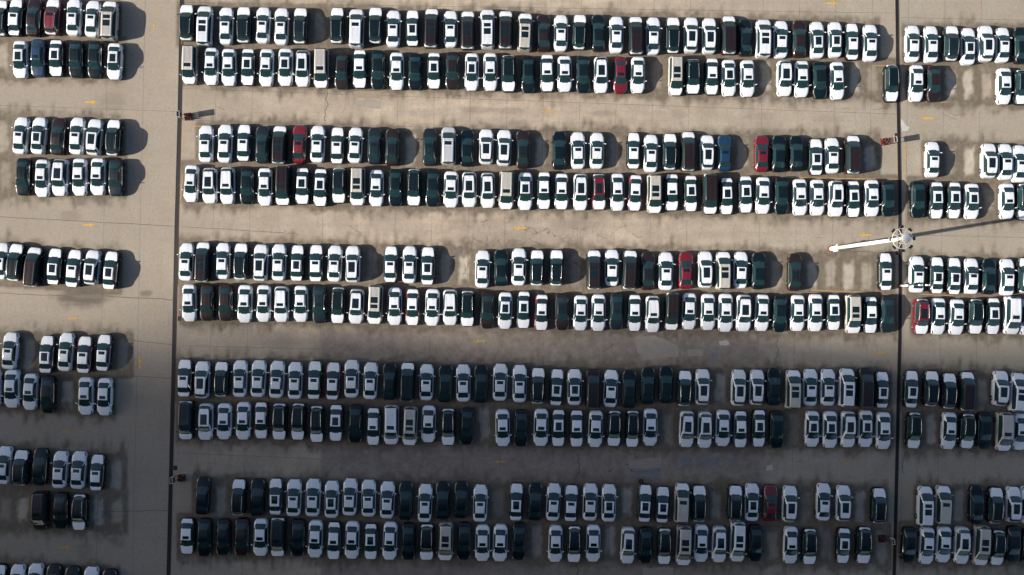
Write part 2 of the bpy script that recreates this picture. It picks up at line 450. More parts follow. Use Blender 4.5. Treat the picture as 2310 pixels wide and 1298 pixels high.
def ground_material():
    m = bpy.data.materials.new("worn_concrete")
    m.use_nodes = True
    nt = m.node_tree
    N, L = nt.nodes, nt.links
    bs = N["Principled BSDF"]
    bs.inputs["Roughness"].default_value = 0.9
    bs.inputs["Specular IOR Level"].default_value = 0.25
    tc = N.new("ShaderNodeTexCoord")

    def noise(scale, detail=4, rough=0.55, vec=None):
        n = N.new("ShaderNodeTexNoise")
        n.inputs["Scale"].default_value = scale
        n.inputs["Detail"].default_value = detail
        n.inputs["Roughness"].default_value = rough
        L.new(vec or tc.outputs["Object"], n.inputs["Vector"])
        return n.outputs["Fac"]

    def ramp(v, a, b, lo=0.0, hi=1.0):
        n = N.new("ShaderNodeMapRange")
        n.inputs[1].default_value, n.inputs[2].default_value = a, b
        n.inputs[3].default_value, n.inputs[4].default_value = lo, hi
        L.new(v, n.inputs[0])
        return n.outputs[0]

    def math_(op, a, b):
        n = N.new("ShaderNodeMath")
        n.operation = op
        n.use_clamp = op == 'MULTIPLY'
        for i, v in enumerate((a, b)):
            if isinstance(v, (int, float)):
                n.inputs[i].default_value = v
            else:
                L.new(v, n.inputs[i])
        return n.outputs[0]

    def mix(f, a, b, mode='MIX'):
        n = N.new("ShaderNodeMix")
        n.data_type = 'RGBA'
        n.blend_type = mode
        if isinstance(f, (int, float)):
            n.inputs[0].default_value = f
        else:
            L.new(f, n.inputs[0])
        for i, v in ((6, a), (7, b)):
            if isinstance(v, tuple):
                n.inputs[i].default_value = (*v, 1)
            else:
                L.new(v, n.inputs[i])
        return n.outputs[2]

    def attr(nm):
        n = N.new("ShaderNodeAttribute")
        n.attribute_name = nm
        return n.outputs["Fac"]

    mp = N.new("ShaderNodeMapping")                        # streaks that run with the traffic
    mp.inputs["Scale"].default_value = (0.12, 1.0, 1.0)
    L.new(tc.outputs["Object"], mp.inputs["Vector"])
    mpv = N.new("ShaderNodeMapping")                       # streaks that run with the bays
    mpv.inputs["Scale"].default_value = (1.0, 0.22, 1.0)
    L.new(tc.outputs["Object"], mpv.inputs["Vector"])
    big = ramp(noise(0.035, 3), 0.35, 0.65)
    base = mix(big, (0.400, 0.332, 0.262), (0.345, 0.300, 0.244))
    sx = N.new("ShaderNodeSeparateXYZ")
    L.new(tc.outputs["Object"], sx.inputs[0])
    base = mix(ramp(sx.outputs[0], 8, 58, 0, 0.9), base, (0.222, 0.220, 0.192))      # edge vignette painted into the colour: greyer, darker to east and west
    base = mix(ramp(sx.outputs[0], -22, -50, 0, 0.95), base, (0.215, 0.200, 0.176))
    base = mix(ramp(noise(0.4, 6), 0.38, 0.64, 0, 0.85), base, (0.240, 0.204, 0.163))
    base = mix(ramp(noise(0.9, 5, 0.6, mp.outputs[0]), 0.42, 0.70, 0, 0.75), base, (0.246, 0.211, 0.170))
    base = mix(math_('MULTIPLY', attr("lane"), 0.5), base, (0.216, 0.192, 0.162))
    base = mix(ramp(noise(0.16, 7, 0.65), 0.50, 0.72, 0, 0.7), base, (0.205, 0.178, 0.146))
    base = mix(ramp(noise(1.7, 6, 0.65, mpv.outputs[0]), 0.52, 0.75, 0, 0.6), base, (0.190, 0.160, 0.126))
    # old, rough concrete
    o = attr("old")
    rough_c = mix(ramp(noise(0.8, 8, 0.7), 0.35, 0.68), (0.098, 0.080, 0.072), (0.216, 0.190, 0.170))
    base = mix(math_('MULTIPLY', o, 0.85), base, rough_c)
    # bay dirt
    streak = ramp(noise(1.9, 6, 0.62, mpv.outputs[0]), 0.30, 0.66, 0.0, 1.0)
    blot = ramp(noise(0.8, 7, 0.65), 0.30, 0.62, 0.0, 1.0)
    dd_ = math_('MULTIPLY', attr("dirt"), 1.35)
    dn = math_('MULTIPLY', dd_, ramp(math_('ADD', math_('MULTIPLY', streak, 0.55), math_('MULTIPLY', blot, 0.55)), 0.0, 0.70, 0.62, 1.0))
    dcol = mix(ramp(noise(1.8, 5), 0.35, 0.7), (0.050, 0.040, 0.029), (0.098, 0.080, 0.058))
    base = mix(math_('MULTIPLY', dn, 0.92), base, dcol)
    cn = math_('MULTIPLY', attr("clean"), ramp(noise(1.3, 5), 0.25, 0.6, 0.6, 1.0))
    base = mix(cn, base, (0.375, 0.345, 0.295))
    # fine weedy crazing in the broken area
    vo = N.new("ShaderNodeTexVoronoi")
    vo.feature = 'DISTANCE_TO_EDGE'
    vo.inputs["Scale"].default_value = 0.42
    wv = N.new("ShaderNodeVectorMath")
    wv.operation = 'MULTIPLY_ADD'
    nzv = N.new("ShaderNodeTexNoise")
    nzv.inputs["Scale"].default_value = 1.1
    nzv.inputs["Detail"].default_value = 5
    L.new(tc.outputs["Object"], nzv.inputs["Vector"])
    L.new(nzv.outputs["Color"], wv.inputs[0])
    wv.inputs[1].default_value = (1.6, 1.6, 0)
    L.new(tc.outputs["Object"], wv.inputs[2])
    L.new(wv.outputs[0], vo.inputs["Vector"])
    ck = math_('MULTIPLY', ramp(vo.outputs["Distance"], 0.012, 0.045, 1.0, 0.0), ramp(noise(0.5, 4), 0.46, 0.60, 0.0, 1.0))
    base = mix(math_('MULTIPLY', ck, math_('MULTIPLY', attr("crk"), 0.8)), base, (0.060, 0.054, 0.034))
    # oil
    on = math_('MULTIPLY', attr("oil"), ramp(noise(1.6, 6, 0.6, mp.outputs[0]), 0.3, 0.55, 0.5, 1.0))
    base = mix(math_('MULTIPLY', on, 0.95), base, (0.055, 0.047, 0.042))
    base = mix(ramp(noise(2.6, 5, 0.7), 0.35, 0.65, 0.0, 0.42), base, mix(1.0, base, (0.72, 0.70, 0.67), 'MULTIPLY'))
    # specks
    base = mix(ramp(noise(3.6, 5, 0.75), 0.53, 0.72, 0, 0.65), base, (0.085, 0.070, 0.055))
    base = mix(ramp(noise(14.0, 2, 0.7), 0.3, 0.8, 0, 0.5), base, mix(0.5, base, (0.384, 0.336, 0.282)))
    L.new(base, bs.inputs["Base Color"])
    bp = N.new("ShaderNodeBump")
    bp.inputs["Strength"].default_value = 0.25
    bp.inputs["Distance"].default_value = 0.03
    L.new(noise(9.0, 5, 0.7), bp.inputs["Height"])
    L.new(bp.outputs[0], bs.inputs["Normal"])
    return m


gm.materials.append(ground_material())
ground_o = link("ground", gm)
tag(ground_o, "stained pale concrete yard that all the cars stand on", kind="structure")

# ------------------------------------------------------------------ the cloud that shades the lower part of the yard
def cloud_material():
    m = bpy.data.materials.new("cloud")
    m.use_nodes = True
    nt = m.node_tree
    nt.nodes.remove(nt.nodes["Principled BSDF"])
    v = nt.nodes.new("ShaderNodeVolumePrincipled")
    v.inputs["Color"].default_value = (0.93, 0.94, 0.96, 1)
    v.inputs["Density"].default_value = 0.06
    nt.links.new(v.outputs[0], nt.nodes["Material Output"].inputs["Volume"])
    return m


M_CLOUD = cloud_material()


def make_cloud(CX, CY, H, zc, label):
    """A bank of cloud: a grid of thicknesses, closed along its rim."""
    n, k = CX.shape
    H = H.copy()
    H[:, -1] = H[:, 0] = 0
    H[0, :] = H[-1, :] = 0
    top = np.stack([CX, CY, zc + H], -1).reshape(-1, 3)
    bot = np.stack([CX, CY, zc - 0.15 * H], -1).reshape(-1, 3)
    ii = np.arange(n * k).reshape(n, k)
    q = np.stack([ii[:-1, :-1], ii[:-1, 1:], ii[1:, 1:], ii[1:, :-1]], -1).reshape(-1, 4)
    faces = [tuple(f) for f in q[:, ::-1]] + [tuple(f + n * k) for f in q]
    me = mesh("cloud", np.concatenate([top, bot]), faces, (M_CLOUD,))
    import bmesh
    bm = bmesh.new()
    bm.from_mesh(me)
    bmesh.ops.remove_doubles(bm, verts=bm.verts, dist=0.01)
    bmesh.ops.recalc_face_normals(bm, faces=bm.faces)
    bm.to_mesh(me)
    bm.free()
    tag(link("cloud", me), label, kind="stuff")


# the bank towards the sun, whose shade has its soft rim along the sixth row
ZC = 150.0
off = ZC / math.tan(EL)
ox, oy = -math.cos(AZ) * off, -math.sin(AZ) * off
pts = [ground(-300, 640), ground(0, 648), ground(420, 648), ground(1000, 640), ground(1500, 648), ground(2000, 662), ground(2310, 674), ground(2700, 685)]
ex = [-1500] + [p[0] for p in pts] + [1500]
ey = [pts[0][1] + 40] + [p[1] for p in pts] + [pts[-1][1] - 60]
cx = np.linspace(-700, 500, 301)
edge = np.interp(cx, ex, ey) + 1.6 * np.sin(cx * 0.11) + 1.0 * np.sin(cx * 0.27 + 1.0)
dd = np.concatenate([np.linspace(0, 30, 31), np.linspace(35, 700, 50), [701]])
CX = np.repeat(cx[:, None], len(dd), 1)
CY = edge[:, None] - dd[None, :]
H = np.where(dd < 14, dd ** 2 / 15.0, 13.07 + (dd - 14) * 1.2)
H = np.minimum(H, 60)[None, :] * (0.85 + 0.30 * vnoise(CX, CY, 26.0, 21)) * smooth(600, 560, np.abs(CX + 100))
make_cloud(CX + ox, CY + oy, H, ZC, "grey cloud bank whose shade covers the lower half of the yard")
# added unseen bank overhead, blocks sky light; its own shade falls beyond the yard
cx = np.linspace(-196, 800, 200)
cy = np.linspace(-600, 2, 120)
CX, CY = np.meshgrid(cx, cy, indexing='ij')
H = 45 * smooth(-196, -150, CX) * smooth(800, 700, CX) * smooth(2, -30, CY) * smooth(-600, -540, CY) * (0.8 + 0.4 * vnoise(CX, CY, 30.0, 22))
make_cloud(CX, CY, H, 138.0, "unseen cloud bank added to block sky light over the lower rows")

# ------------------------------------------------------------------ drains along the blocks
M_SLOT = mat("iron_and_trench_shade", (0.006, 0.006, 0.007), 0.7, 0.2, noise=0.4, nscale=3)
M_RUST = mat("rusty_steel", (0.060, 0.022, 0.012), 0.8, 0.2, noise=0.5, nscale=2)
M_GREYST = mat("drain_kerb", (0.05, 0.06, 0.06), 0.8, noise=0.3, nscale=2)


def ribbon(mb, pts, off0, off1, z, m=0):
    """A flat strip that follows a line of points, between two sideways offsets."""
    v = []
    for i, p in enumerate(pts):
        a = pts[max(i - 1, 0)]
        b = pts[min(i + 1, len(pts) - 1)]
        d = Vector((b[0] - a[0], b[1] - a[1])).normalized()
        n = Vector((d.y, -d.x))
        v += [(p[0] + n.x * off0, p[1] + n.y * off0, z), (p[0] + n.x * off1, p[1] + n.y * off1, z)]
    f = [(2 * i, 2 * i + 1, 2 * i + 3, 2 * i + 2) for i in range(len(pts) - 1)]
    mb.add(v, [q[::-1] for q in f], m)


def wallstrip(mb, pts, o0, o1, z0, z1, m=0):
    """A low upright bar along a line of points (top and both sides)."""
    ribbon(mb, pts, o0, o1, z1, m)
    for o, s in ((o0, 1), (o1, -1)):
        v = []
        for i, p in enumerate(pts):
            a = pts[max(i - 1, 0)]
            b = pts[min(i + 1, len(pts) - 1)]
            d = Vector((b[0] - a[0], b[1] - a[1])).normalized()
            n = Vector((d.y, -d.x))
            v += [(p[0] + n.x * o, p[1] + n.y * o, z0), (p[0] + n.x * o, p[1] + n.y * o, z1)]
        mb.add(v, [(2 * i, 2 * i + 1, 2 * i + 3, 2 * i + 2)[::s] for i in range(len(pts) - 1)], m)


def drain(poly, label, rust_side, wid):
    pts = [ground(*p) for p in poly][::-1]
    d0 = Vector(pts[1]) - Vector(pts[0])
    pts = [tuple(Vector(pts[0]) - d0.normalized() * 30)] + pts
    d1 = Vector(pts[-1]) - Vector(pts[-2])
    pts.append(tuple(Vector(pts[-1]) + d1.normalized() * 30))
    root = link("drain_channel", None)
    tag(root, label, "drain", "long drains between the parking blocks")
    mb = MB()
    ribbon(mb, pts, -wid / 2, wid / 2, 0.004)  # flat black sheet, the shade of the open trench put into its colour
    mb.build("channel_bed", (M_SLOT,), root)
    mb = MB()
    wallstrip(mb, pts, wid / 2, wid / 2 + 0.05, 0.0, 0.03)
    mb.build("channel_edge", (M_RUST if rust_side > 0 else M_GREYST,), root)
    mb = MB()
    wallstrip(mb, pts, -wid / 2 - 0.05, -wid / 2, 0.0, 0.03)
    mb.build("channel_edge", (M_RUST if rust_side < 0 else M_GREYST,), root)
    mb = MB()                                              # grating bars
    for a, b in zip(pts, pts[1:]):
        d = Vector(b) - Vector(a)
        n = int(d.length / 0.12)
        for i in range(n):
            c = Vector(a) + d * (i + 0.5) / n
            if abs(c.y) < 46:
                mb.box((c.x, c.y, 0.014), (wid, 0.03, 0.014), 0, math.atan2(d.y, d.x) - math.pi / 2)
    tag(mb.build("grating", (M_SLOT,), root), kind="stuff")


drain(D_LEFT, "long black drain slot running past the narrow left block of cars", 1, 0.44)
drain(D_RIGHT, "long black drain slot running beneath the tall white light mast", -1, 0.40)

# ------------------------------------------------------------------ repair patches, joints, cracks, paint on the concrete
def conc(name, c, k=0.22):
    return mat(name, c, 0.9, noise=k, nscale=1.2)


M_PALE = conc("pale_patch", (0.33, 0.325, 0.305))
M_NEW = conc("new_concrete", (0.215, 0.190, 0.165))
M_BLUE = conc("blue_grey_patch", (0.125, 0.13, 0.145), 0.4)
M_DARKP = conc("dark_patch", (0.200, 0.168, 0.130), 0.3)
patches = [
    ("concrete_patch", [(1432, 762), (1478, 757), (1508, 770), (1530, 783), (1531, 806), (1452, 812), (1438, 795)], M_NEW),
    ("concrete_patch", [(2031.5, 268), (2052, 288), (2046, 296), (2033, 298)], M_PALE),
    ("concrete_patch", [(1622, 770), (1640, 767), (1645, 776), (1634, 781), (1624, 778)], M_PALE),
    ("concrete_patch", [(1603, 797), (1620, 796), (1618, 813), (1604, 814)], M_BLUE),
    ("concrete_patch", [(1550, 789), (1588, 788), (1586, 803), (1552, 805)], M_NEW),
    ("concrete_patch", [(1566, 1034), (1622, 1032), (1620, 1051), (1572, 1053)], M_BLUE),
    ("concrete_patch", [(1640, 1035), (1652, 1030), (1664, 1036), (1662, 1042), (1644, 1043)], M_BLUE),
    ("concrete_patch", [(1534, 1037), (1562, 1033), (1560, 1054), (1548, 1057), (1538, 1052)], M_BLUE),
    ("concrete_patch", [(1729, 1052), (1740, 1048), (1745, 1057), (1742, 1063), (1728, 1062)], M_PALE),
    ("concrete_patch", [(1427, 1063), (1484, 1060), (1486, 1082), (1470, 1085), (1456, 1074), (1426, 1076)], M_BLUE),
    ("concrete_patch", [(1416, 1040), (1492, 1030), (1490, 1056), (1420, 1058)], M_NEW),
    ("concrete_patch", [(798, 206), (861, 207), (861, 224), (800, 221)], M_DARKP),
    ("concrete_patch", [(802, 224), (860, 227), (859, 246), (806, 242)], M_NEW),
    ("concrete_patch", [(1450, 1281), (1520, 1281), (1520, 1320), (1450, 1320)], M_NEW),
]
for nm, poly, mt in patches:
    c = [ground(*p) for p in poly]
    mid = (sum(p[0] for p in c) / len(c), sum(p[1] for p in c) / len(c))
    ring = []
    for i, p in enumerate(c):                              # ragged outline
        q = c[(i + 1) % len(c)]
        for t in (0.0, 0.25, 0.5, 0.75):
            j = 0.0 if t == 0 else random.uniform(-0.12, 0.12)
            d = Vector((q[0] - p[0], q[1] - p[1]))
            n = Vector((-d.y, d.x)).normalized() * j
            ring.append((p[0] + d.x * t + n.x, p[1] + d.y * t + n.y))
    n = len(ring)
    v = [(x, y, 0.005) for x, y in ring] + [(mid[0], mid[1], 0.006)]
    f = [(i, (i + 1) % n, n) for i in range(n)]
    if (Vector((*c[1], 0)) - Vector((*c[0], 0))).cross(Vector((*c[2], 0)) - Vector((*c[0], 0))).z < 0:
        f = [q[::-1] for q in f]
    link(nm, mesh(nm, v, f, (mt,)), ground_o)

M_JOINT = mat("joint_filler", (0.075, 0.062, 0.050), 0.9, noise=0.4, nscale=1.0)
M_CRACK = mat("crack_dirt", (0.045, 0.040, 0.026), 0.95, noise=0.5, nscale=1.5)
mbj = MB()
for i in range(-2, 29):                                    # cross joints every five metres
    px = 400 + 82 * i
    t = (px - 400) / 1626.0
    a = ground(D_LEFT[0][0] + 82 * i, -60)
    b = ground(380 + 82 * i + 0.006 * 82 * i, 1360)
    if random.random() < 0.9:
        ribbon(mbj, [a, ((a[0] + b[0]) / 2, (a[1] + b[1]) / 2), b], -0.014, 0.014, 0.0035)
LN = [((410, 200), (2026, 258), 0.02), ((400, 271), (2026, 318), 0.02), ((0, 490), (396, 511), 0.035), ((0, 662), (150, 668), 0.04), ((230, 668), (394, 677), 0.05),
      ((0, 238), (404, 252), 0.02), ((410, 512), (640, 525), 0.03), ((1870, 565), (2024, 571), 0.04), ((240, 763), (390, 778), 0.03), ((225, 845), (388, 854), 0.03),
      ((410, 780), (725, 788), 0.02), ((400, 1022), (722, 1036), 0.02), ((228, 1155), (380, 1152), 0.035), ((2033, 40), (2310, 46), 0.02), ((2033, 530), (2310, 536), 0.02),
      ((400, 6), (2026, 30), 0.02)]
for a, b, w in LN:
    pts = []
    for k in range(13):
        t = k / 12
        pts.append(ground(a[0] + (b[0] - a[0]) * t, a[1] + (b[1] - a[1]) * t + random.uniform(-1, 1) * (0.8 if w > .025 else .1)))
    ribbon(mbj, pts, -w, w, 0.004)
tag(mbj.build("joint_lines", (M_JOINT,)), "thin dark joints and filled seams across the concrete", kind="structure")

mbc = MB()


def crack(px, py, ang, n, step_, w):
    x, y = px, py
    pts = [ground(x, y)]
    for _ in range(n):
        ang += random.uniform(-0.08, 0.08)
        x += math.cos(ang + random.uniform(-0.9, 0.9)) * step_
        y += math.sin(ang + random.uniform(-0.9, 0.9)) * step_
        pts.append(ground(x, y))
    ribbon(mbc, pts, -w * random.uniform(.6, 1.3), w * random.uniform(.6, 1.3), 0.0045)


for k in range(8):
    crack(random.uniform(1015, 1300), random.uniform(500, 660), random.choice([0.2, 1.6, 3.3, 4.7]), random.randint(4, 8), random.uniform(2, 4), random.uniform(.01, .022))
crack(1070, 525, 1.7, 16, 6, .02)
crack(735, 178, 1.5, 22, 5, .05)
crack(1306, 1025, 1.6, 9, 6, .06)
crack(1753, 765, 1.6, 10, 6, .05)
crack(1298, 1272, 1.6, 6, 6, .06)
crack(2043, 1020, 1.6, 9, 6, .04)
for k in range(18):
    crack(random.uniform(1380, 1500), random.uniform(1010, 1060), random.uniform(0, 6.3), 5, 3, .04)
for k in range(22):
    crack(random.uniform(30, 2280), random.choice([240, 250, 520, 530, 785, 1035, 1280]) + random.uniform(-15, 15), random.uniform(-.4, .4), random.randint(3, 8), 5, .022)
tag(mbc.build("cracks", (M_CRACK,)), "dark weedy cracks wandering over the old concrete", kind="stuff")

M_YEL = mat("road_yellow", (0.44, 0.25, 0.025), 0.85, noise=0.35, nscale=2.5)


def faded(name, col, keep):
    """Road paint worn through in patches."""
    m = mat(name, col, 0.88)
    nt = m.node_tree
    b = nt.nodes["Principled BSDF"]
    tc = nt.nodes.new("ShaderNodeTexCoord")
    nz = nt.nodes.new("ShaderNodeTexNoise")
    nz.inputs["Scale"].default_value = 3.0
    nz.inputs["Detail"].default_value = 6
    mr = nt.nodes.new("ShaderNodeMapRange")
    mr.inputs[1].default_value, mr.inputs[2].default_value = 0.62 - 0.3 * keep, 0.75 - 0.3 * keep
    mr.inputs[3].default_value, mr.inputs[4].default_value = 1.0, 0.12
    nt.links.new(tc.outputs["Object"], nz.inputs["Vector"])
    nt.links.new(nz.outputs["Fac"], mr.inputs[0])
    nt.links.new(mr.outputs[0], b.inputs["Alpha"])
    return m


M_YEL_F = faded("faded_yellow", (0.36, 0.22, 0.06), 0.2)
M_YEL_W = faded("worn_yellow", (0.44, 0.25, 0.025), 0.1)
arrows = [(1876, 8, 'r', 1, "yellow lane arrow at the very top of the yard"), (347, 62, 'u', 0, "faded upright yellow arrow beside the beige minivan shadow"),
          (205, 231, 'r', 1, "yellow arrow in the left block between its second and third rows"), (200, 508, 'r', 1, "yellow arrow in the left block between its fourth and fifth rows"),
          (165, 719, 'r', 0, "worn yellow arrow just under the oily patch"), (151, 974, 'r', 0, "dim yellow arrow above the ninth row of the left block"),
          (146, 1235, 'r', 1, "dim yellow arrow above the cars cut off at the bottom"), (316, 820, 'u', 1, "upright yellow arrow in the dim lane beside the left drain"),
          (1238, 252, 'l', 0, "nearly worn away yellow arrow amid dark skid marks"), (1175, 515, 'l', 1, "yellow arrow in the sunny lane left of the cracked concrete"),
          (1953, 530, 'l', 1, "yellow arrow just above the white pole of the light mast"), (2094, 267, 'l', 1, "yellow arrow near the white triangular patch by the drain"),
          (1082, 770, 'l', 0, "worn yellow arrow in the wide lane, nearest its middle"), (1985, 796, 'l', 0, "dull yellow arrow close to the mast side drain"),
          (1127, 1042, 'l', 0, "dim thin yellow arrow in the darkest wide lane"), (1906, 1046, 'l', 0, "dim yellow arrow close to the lone small dark car gap")]
for px, py, d, fresh, lab in arrows:
    c = ground(px, py)
    L_ = 1.72
    v = [(-.5 * L_, -.09), (.12 * L_, -.09), (.12 * L_, -.27), (.5 * L_, 0), (.12 * L_, .27), (.12 * L_, .09), (-.5 * L_, .09)]
    a = {'r': -0.025, 'l': math.pi - 0.02, 'u': math.pi / 2 - 0.12 if px == 347 else math.pi / 2 - 0.03}[d]
    top = [(x, y, 0.008) for x, y in v]
    me = mesh("lane_arrow", top, [(0, 1, 5, 6), (2, 3, 4), (1, 2, 4, 5)], (M_YEL_W if fresh else M_YEL_F,))
    tag(link("lane_arrow", me, None, (c[0], c[1], 0), (0, 0, a)), lab, "road marking", "yellow arrows painted in the lanes")

mby = MB()
YL = [((415, 285), (470, 285.5)), ((415, 284), (413, 345)), ((415, 300.5), (432, 301)), ((1780, 401), (2028, 405)), ((1480, 396), (1600, 398)), ((2040, 228), (2140, 231)),
      ((2042, 325), (2043, 385)), ((2043, 337), (2056, 338)), ((2082, 340), (2083, 366)), ((2040, 145), (2060, 150)), ((2080, 664), (2150, 668)), ((1830, 655), (1960, 660)),
      ((1325, 566), (1350, 566)), ((2234, 185), (2236, 200)), ((1976, 148), (2020, 150)), ((408, 70), (410, 100)), ((412, 395), (408, 455))]
for a, b in YL:
    ribbon(mby, [ground(*a), ground(*b)], -0.04, 0.04, 0.0075)
tag(mby.build("bay_lines", (M_YEL_F,)), "thin worn yellow lines marking the bays", kind="structure")

# ------------------------------------------------------------------ car shapes
def catmull(P, t):
    """Values of a table P (rows of control points) at fractional rows t."""
    P = np.asarray(P, float)
    n = len(P)
    i = np.clip(np.floor(t).astype(int), 0, n - 2)
    u = (t - i)[:, None]
    g = lambda k: P[np.clip(k, 0, n - 1)]
    p0, p1, p2, p3 = g(i - 1), g(i), g(i + 1), g(i + 2)
    p0 = np.where((i == 0)[:, None], 2 * p1 - p2, p0)
    p3 = np.where((i == n - 2)[:, None], 2 * p2 - p1, p3)
    return 0.5 * (2 * p1 + (p2 - p0) * u + (2 * p0 - 5 * p1 + 4 * p2 - p3) * u * u + (3 * p1 - p0 - 3 * p2 + p3) * u ** 3)


# station: y, half width, top height, top half width, belt height (rear to front)
SPEC = {
    's': dict(L=4.80, ST=[
        (-2.40, .34, .72, .28, .66), (-2.36, .55, .84, .46, .76), (-2.27, .70, .95, .58, .85), (-2.12, .80, 1.02, .65, .90), (-1.84, .88, 1.06, .70, .93), (-1.50, .91, 1.22, .64, .94), (-1.16, .912, 1.365, .60, .94),
        (-.70, .915, 1.42, .60, .94), (-.20, .915, 1.44, .61, .93), (.34, .915, 1.40, .63, .92), (.74, .915, 1.22, .66, .91), (1.18, .912, .98, .74, .90), (1.50, .908, .93, .74, .84),
        (1.80, .885, .88, .70, .79), (2.05, .815, .82, .64, .73), (2.24, .70, .75, .55, .67), (2.35, .53, .67, .42, .61), (2.40, .30, .58, .24, .54)],
        cowl=1.27, rf=.32, rr=-1.16, rb=-1.84, W=.915, wheels=(1.42, -1.40), R=.335, sunroof={1: [(-.25, .16)], 2: [(-.85, .18)]}, sw=(-1.35, .98), mir=.92),
    'u': dict(L=4.66, ST=[
        (-2.33, .42, .82, .36, .76), (-2.29, .62, .95, .52, .88), (-2.19, .76, 1.12, .60, .97), (-1.98, .875, 1.40, .62, 1.00), (-1.74, .915, 1.58, .60, 1.00), (-1.20, .925, 1.66, .63, .99),
        (-.60, .925, 1.69, .65, .98), (0.0, .925, 1.69, .66, .97), (.46, .925, 1.63, .67, .96), (.82, .925, 1.40, .70, .96), (1.20, .92, 1.12, .78, .97), (1.55, .912, 1.06, .78, .93),
        (1.80, .885, 1.01, .73, .88), (2.02, .82, .95, .67, .82), (2.19, .71, .87, .57, .76), (2.29, .54, .77, .44, .69), (2.33, .32, .66, .26, .60)],
        cowl=1.22, rf=.44, rr=-1.76, rb=-2.12, W=.925, wheels=(1.38, -1.36), R=.36, sunroof={1: [(-.20, .24)], 2: [(-.98, .24)]}, sw=(-1.72, .98), mir=.94),
    'v': dict(L=5.06, ST=[
        (-2.53, .58, .88, .52, .80), (-2.50, .74, 1.18, .62, .96), (-2.43, .85, 1.50, .66, 1.06), (-2.30, .93, 1.68, .68, 1.08), (-2.00, .945, 1.75, .69, 1.08), (-1.20, .95, 1.79, .70, 1.07),
        (-.40, .95, 1.80, .71, 1.05), (.30, .95, 1.79, .71, 1.04), (.84, .95, 1.71, .71, 1.02), (1.30, .95, 1.43, .73, 1.01), (1.72, .945, 1.13, .79, 1.00), (1.96, .93, 1.05, .78, .94),
        (2.16, .88, .97, .73, .87), (2.34, .78, .89, .64, .79), (2.46, .63, .78, .51, .70), (2.53, .36, .62, .30, .56)],
        cowl=1.74, rf=.84, rr=-2.26, rb=-2.48, W=.95, wheels=(1.60, -1.46), R=.36, sunroof={1: [(-.10, .50)], 2: [(-.02, .50), (-.98, -.30)]}, sw=(-2.25, 1.50), mir=1.42),
}
NV, VSUB = 7, 4


def loft(sp):
    ST = sp['ST']
    C = []
    for (y, w, zt, r, zb) in ST:
        cab = zt - zb > 0.2
        e = 0.055 if cab else 0.03
        b = (0.905 * w if cab else 0.93 * w)
        r = min(r, b * 0.94)
        zb2 = zb if cab else min(zb, zt - 0.05)
        sh = min(0.74, zb2 - 0.08)
        C.append([y, 0.0, zt, y, 0.52 * r, zt - 0.012, y, r, zt - e, y, b, zb2, y, w, sh, y, w * 0.995, 0.42, y, w * 0.955, 0.20])
    C = np.array(C)
    ctl_y = C[:, 0]
    sub = 4
    t = np.linspace(0, len(ST) - 1, (len(ST) - 1) * sub + 1)
    G = catmull(C, t).reshape(len(t), NV, 3)
    out = []
    tv = np.linspace(0, NV - 1, (NV - 1) * VSUB + 1)
    for row in G:
        # keep belt and sill crisp: straight between columns 2-3, rounded elsewhere
        c = catmull(row, tv)
        lin = np.stack([np.interp(tv, np.arange(NV), row[:, k]) for k in range(3)], 1)
        m = ((tv >= 2) & (tv <= 3))[:, None]
        out.append(np.where(m, 0.35 * c + 0.65 * lin, c))
    return np.array(out), tv


